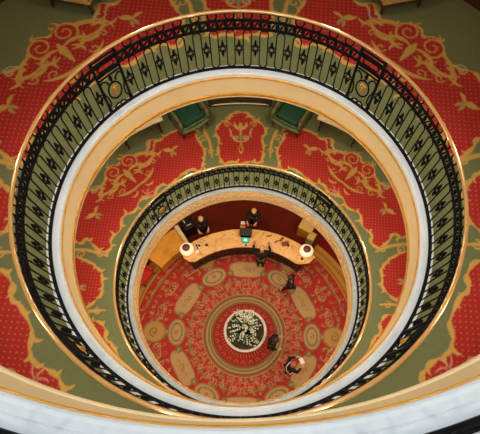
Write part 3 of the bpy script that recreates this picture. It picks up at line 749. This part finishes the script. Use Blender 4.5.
def person(label, x, y, face, hair, arms, lean=0, stride=.0, jacket='black', head_turn=0, z=0, trousers='black', tie=None, nod=.04):
    """front is local -y; arms: two (elbow, wrist) pairs for the left (+x) and right side"""
    T = thing('person', label, 'person', (x, y, z), face)
    def up(px, py, pz):    # lean the trunk forward from the hips
        h = pz-.94
        return (px, py-h*math.sin(lean), .94+h*math.cos(lean))
    V = []; E = []
    def a(p, r, par=None, r2=None):
        V.append((*p, r, r2 or r)); 
        if par is not None: E.append((par, len(V)-1))
        return len(V)-1
    pel = a(up(0, 0, .96), .13); sp = a(up(0, 0, 1.14), .115, pel); ch = a(up(0, 0, 1.32), .13, sp); nk = a(up(0, .0, 1.45), .06, ch); hb = a(up(0, -.01, 1.53), .058, nk)
    hm = a(up(0, -.02-nod, 1.62), .088, hb, .1); ht = a(up(0, -.02-nod, 1.70), .075, hm); a(up(0, -.125-nod, 1.605), .014, hm)
    hands = []
    for s, (el, wr) in zip((1, -1), arms):
        sh = a(up(s*.17, 0, 1.40), .06, ch); e = a(el, .044, sh); w = a(wr, .028, e)
        d = (Vector(wr)-Vector(el)).normalized(); side = d.cross(Vector((0, 0, 1))); 
        if side.length < .1: side = Vector((0, 1, 0))
        side.normalize(); pm = Vector(wr)+d*.06; p = a(pm, .03, w, .018)
        for q, L in ((-.03, .07), (-.01, .085), (.01, .08), (.03, .06)):
            k = a(pm+side*q+d*.03, .0095, p); k = a(pm+side*q*1.2+d*(.03+L*.55)-Vector((0, 0, .006)), .0085, k); a(pm+side*q*1.2+d*(.03+L)-Vector((0, 0, .02)), .007, k)
        k = a(Vector(wr)+d*.03-side*s*.035, .011, w); a(Vector(wr)+d*.08-side*s*.055, .009, k)
    for s in (1, -1):
        st = stride*s
        hp = a((s*.09, 0, .9), .095, pel); kn = a((s*.10, -st*.5-.02, .5), .06, hp); an = a((s*.10, -st, .09), .04, kn); a((s*.11, -st-.1, .05), .035, an)
    B = skin_mesh('body', V, E, 'skin', T)
    # jacket
    V, E = [], []
    pel = a(up(0, 0, .9), .155); sp = a(up(0, 0, 1.14), .14, pel); ch = a(up(0, 0, 1.34), .15, sp); a(up(0, 0, 1.455), .08, ch)
    for s, (el, wr) in zip((1, -1), arms):
        sh = a(up(s*.185, 0, 1.405), .08, ch); e = a(el, .06, sh); a(tuple(Vector(el).lerp(Vector(wr), .92)), .042, e)
    skin_mesh('jacket', V, E, jacket, T)
    V, E = [], []
    pel = a((0, 0, .93), .135)
    for s in (1, -1):
        st = stride*s; hp = a((s*.095, 0, .84), .11, pel); kn = a((s*.10, -st*.5-.02, .5), .08, hp); a((s*.10, -st+.01, .1), .06, kn)
    skin_mesh('trousers', V, E, trousers, T)
    for s in (1, -1):
        st = stride*s; V, E = [], []
        k = a((s*.10, -st+.05, .045), .042); k = a((s*.105, -st-.05, .04), .042, k); a((s*.115, -st-.15, .032), .034, k); skin_mesh('shoe', V, E, 'shoe', T)
    # hair: a cap over crown and back of the head, hairline above the brow
    c = Vector(up(0, -.005-nod, 1.665)); hb = MB(); n1, n2 = 16, 9; v = []
    for i in range(n2):
        for j in range(n1):
            az = 2*PI*j/n1; low = 1.35+.65*max(0, math.sin(az)); el = low*i/(n2-1)
            v.append(c+Vector((.092*math.sin(el)*math.cos(az), .112*math.sin(el)*math.sin(az)+.005, .098*math.cos(el)))*1.06)
    f = [(i*n1+j, i*n1+(j+1) % n1, (i+1)*n1+(j+1) % n1, (i+1)*n1+j) for i in range(n2-1) for j in range(n1)]
    hb.add(v, f); o = hb.out('hair', hair, T, True); s_ = o.modifiers.new('s', 'SOLIDIFY'); s_.thickness = .012; s_.offset = -1
    if tie:
        V, E = [], []
    return T
# guest leaning on the desk with both arms on the counter
person('guest in black leaning over the desk with both arms on the counter', .43, 2.93, R(178), 'blond', (((.36, -.2, 1.27), (.33, -.52, 1.18)), ((-.34, -.22, 1.27), (-.26, -.55, 1.18))), .22)
person('clerk in black with fair hair behind the middle of the desk', 0.02, 4.78, R(-8), 'blond', (((.27, -.12, 1.16), (.15, -.38, 1.16)), ((-.3, -.14, 1.16), (-.2, -.4, 1.12))), .1, head_turn=0)
person('clerk in black with fair hair behind the left end of the desk', -2.1, 4.27, R(20), 'blond', (((.28, -.1, 1.15), (.2, -.36, 1.14)), ((-.28, -.1, 1.15), (-.2, -.36, 1.14))), .12)
person('person in black with brown hair standing beside the white planter', 1.07, -.38, R(95), 'darkhair', (((.27, -.06, 1.12), (.2, -.28, 1.2)), ((-.28, .02, 1.12), (-.25, -.22, 1.05))), .08, .1)
pm = person('auburn haired person in black holding a white newspaper near the lobby edge', 1.76, -1.24, R(120), 'ginger', (((.3, -.16, 1.14), (.2, -.4, 1.16)), ((-.3, -.16, 1.14), (-.2, -.4, 1.16))), .1, .12)
walk = person('person in black walking between the desk and the carpet ring', 1.66, 2.0, R(-100), 'darkhair', (((.27, -.08, 1.12), (.25, -.26, .95)), ((-.28, .08, 1.12), (-.28, .05, .85))), .05, .25, jacket='black')
# newspaper held by the auburn haired person, strap across the back
c, s = math.cos(R(120)), math.sin(R(120))
T = thing('newspaper', 'white folded newspaper in the hands of the auburn haired person', 'newspaper', (1.76+.5*s, -1.24-.5*c, 1.2), R(120))
MB().box((.055, 0, 0), (.11, .15, .008), 0).out('page', 'paper', T); MB().box((-.055, 0, .006), (.11, .15, .008)).out('page', 'paper', T)
P = [(.13, -.10, 1.49), (.03, -.19, 1.36), (-.12, -.2, 1.15), (-.22, -.1, .98), (-.24, .08, .98), (-.1, .17, 1.2), (.05, .14, 1.42), (.11, .03, 1.53)]
MB().tube(P, .018, 6, True).out('shoulder_strap', 'shirt', pm, True)

# ------------------------------------------------------------------ light
def area(name, loc, power, size, col, rot=(0, 0, 0)):
    l = bpy.data.lights.new(name, 'AREA'); l.shape = 'DISK'; l.size = size; l.energy = power; l.color = col
    o = bpy.data.objects.new(name, l); o.location = loc; o.rotation_euler = rot; C.objects.link(o); return o
WARM = (1, .84, .62)
for n, pw, rr, num in ((3, 18, 3.9, 8), (2, 34, 4.0, 8), (1, 70, 4.4, 10)):  # unseen lamps added below each slab so the carpets get light
    for i in range(num):
        p = pc(rr, 360*(i+.5)/num, LV[n]-.5); area('added_carpet_fill', p, pw, .5, WARM if n != 1 else (1, .76, .5))
area('skylight_light', (0, 0, 24), 470, 5, (.80, .91, 1))
for n, pw in ((2, 17), (1, 21), (3, 11)):  # ring of unseen lamps added near the walls to brighten the fascia opposite
    for i in range(8):
        ph = 45*(i+.5); p = pc(5.6, ph, LV[n]+2.55)
        q = (pc(0, ph, LV[n]+.6)-p).to_track_quat('-Z', 'Y').to_euler(); area('added_fascia_fill', p, pw, .4, (1, .86, .66), q).data.spread = R(80)
w = bpy.data.worlds.new('World'); bpy.context.scene.world = w; w.use_nodes = True
bg = w.node_tree.nodes['Background']; bg.inputs[0].default_value = (.80, .93, 1, 1); bg.inputs[1].default_value = .75

# ------------------------------------------------------------------ camera
cam = bpy.data.cameras.new('camera'); co = bpy.data.objects.new('camera', cam); C.objects.link(co)
f_px = 407.45; cam.sensor_fit = 'HORIZONTAL'; cam.sensor_width = 36; cam.lens = f_px/480*36; cam.clip_start = .02
cam.shift_x = (240-255.397)/480; cam.shift_y = (272.787-217)/480
t, roll = .3024, -.0765
fw = Vector((0, math.sin(t), -math.cos(t))); upv = Vector((0, math.cos(t), math.sin(t))); rt = Vector((1, 0, 0))
# image = rotation of (a, b) by roll
r2 = rt*math.cos(roll)-upv*math.sin(roll); u2 = rt*math.sin(roll)+upv*math.cos(roll)
mw = Matrix((( r2.x, u2.x, -fw.x, .24915), (r2.y, u2.y, -fw.y, -2.48908), (r2.z, u2.z, -fw.z, ZC), (0, 0, 0, 1)))
co.matrix_world = mw
sc = bpy.context.scene; sc.camera = co
sc.view_settings.view_transform = 'Standard'; sc.view_settings.look = 'None'; sc.view_settings.gamma = 1; sc.view_settings.exposure = 0
sc.view_settings.use_curve_mapping = False
sc.cycles.use_denoising = True; sc.cycles.max_bounces = 8
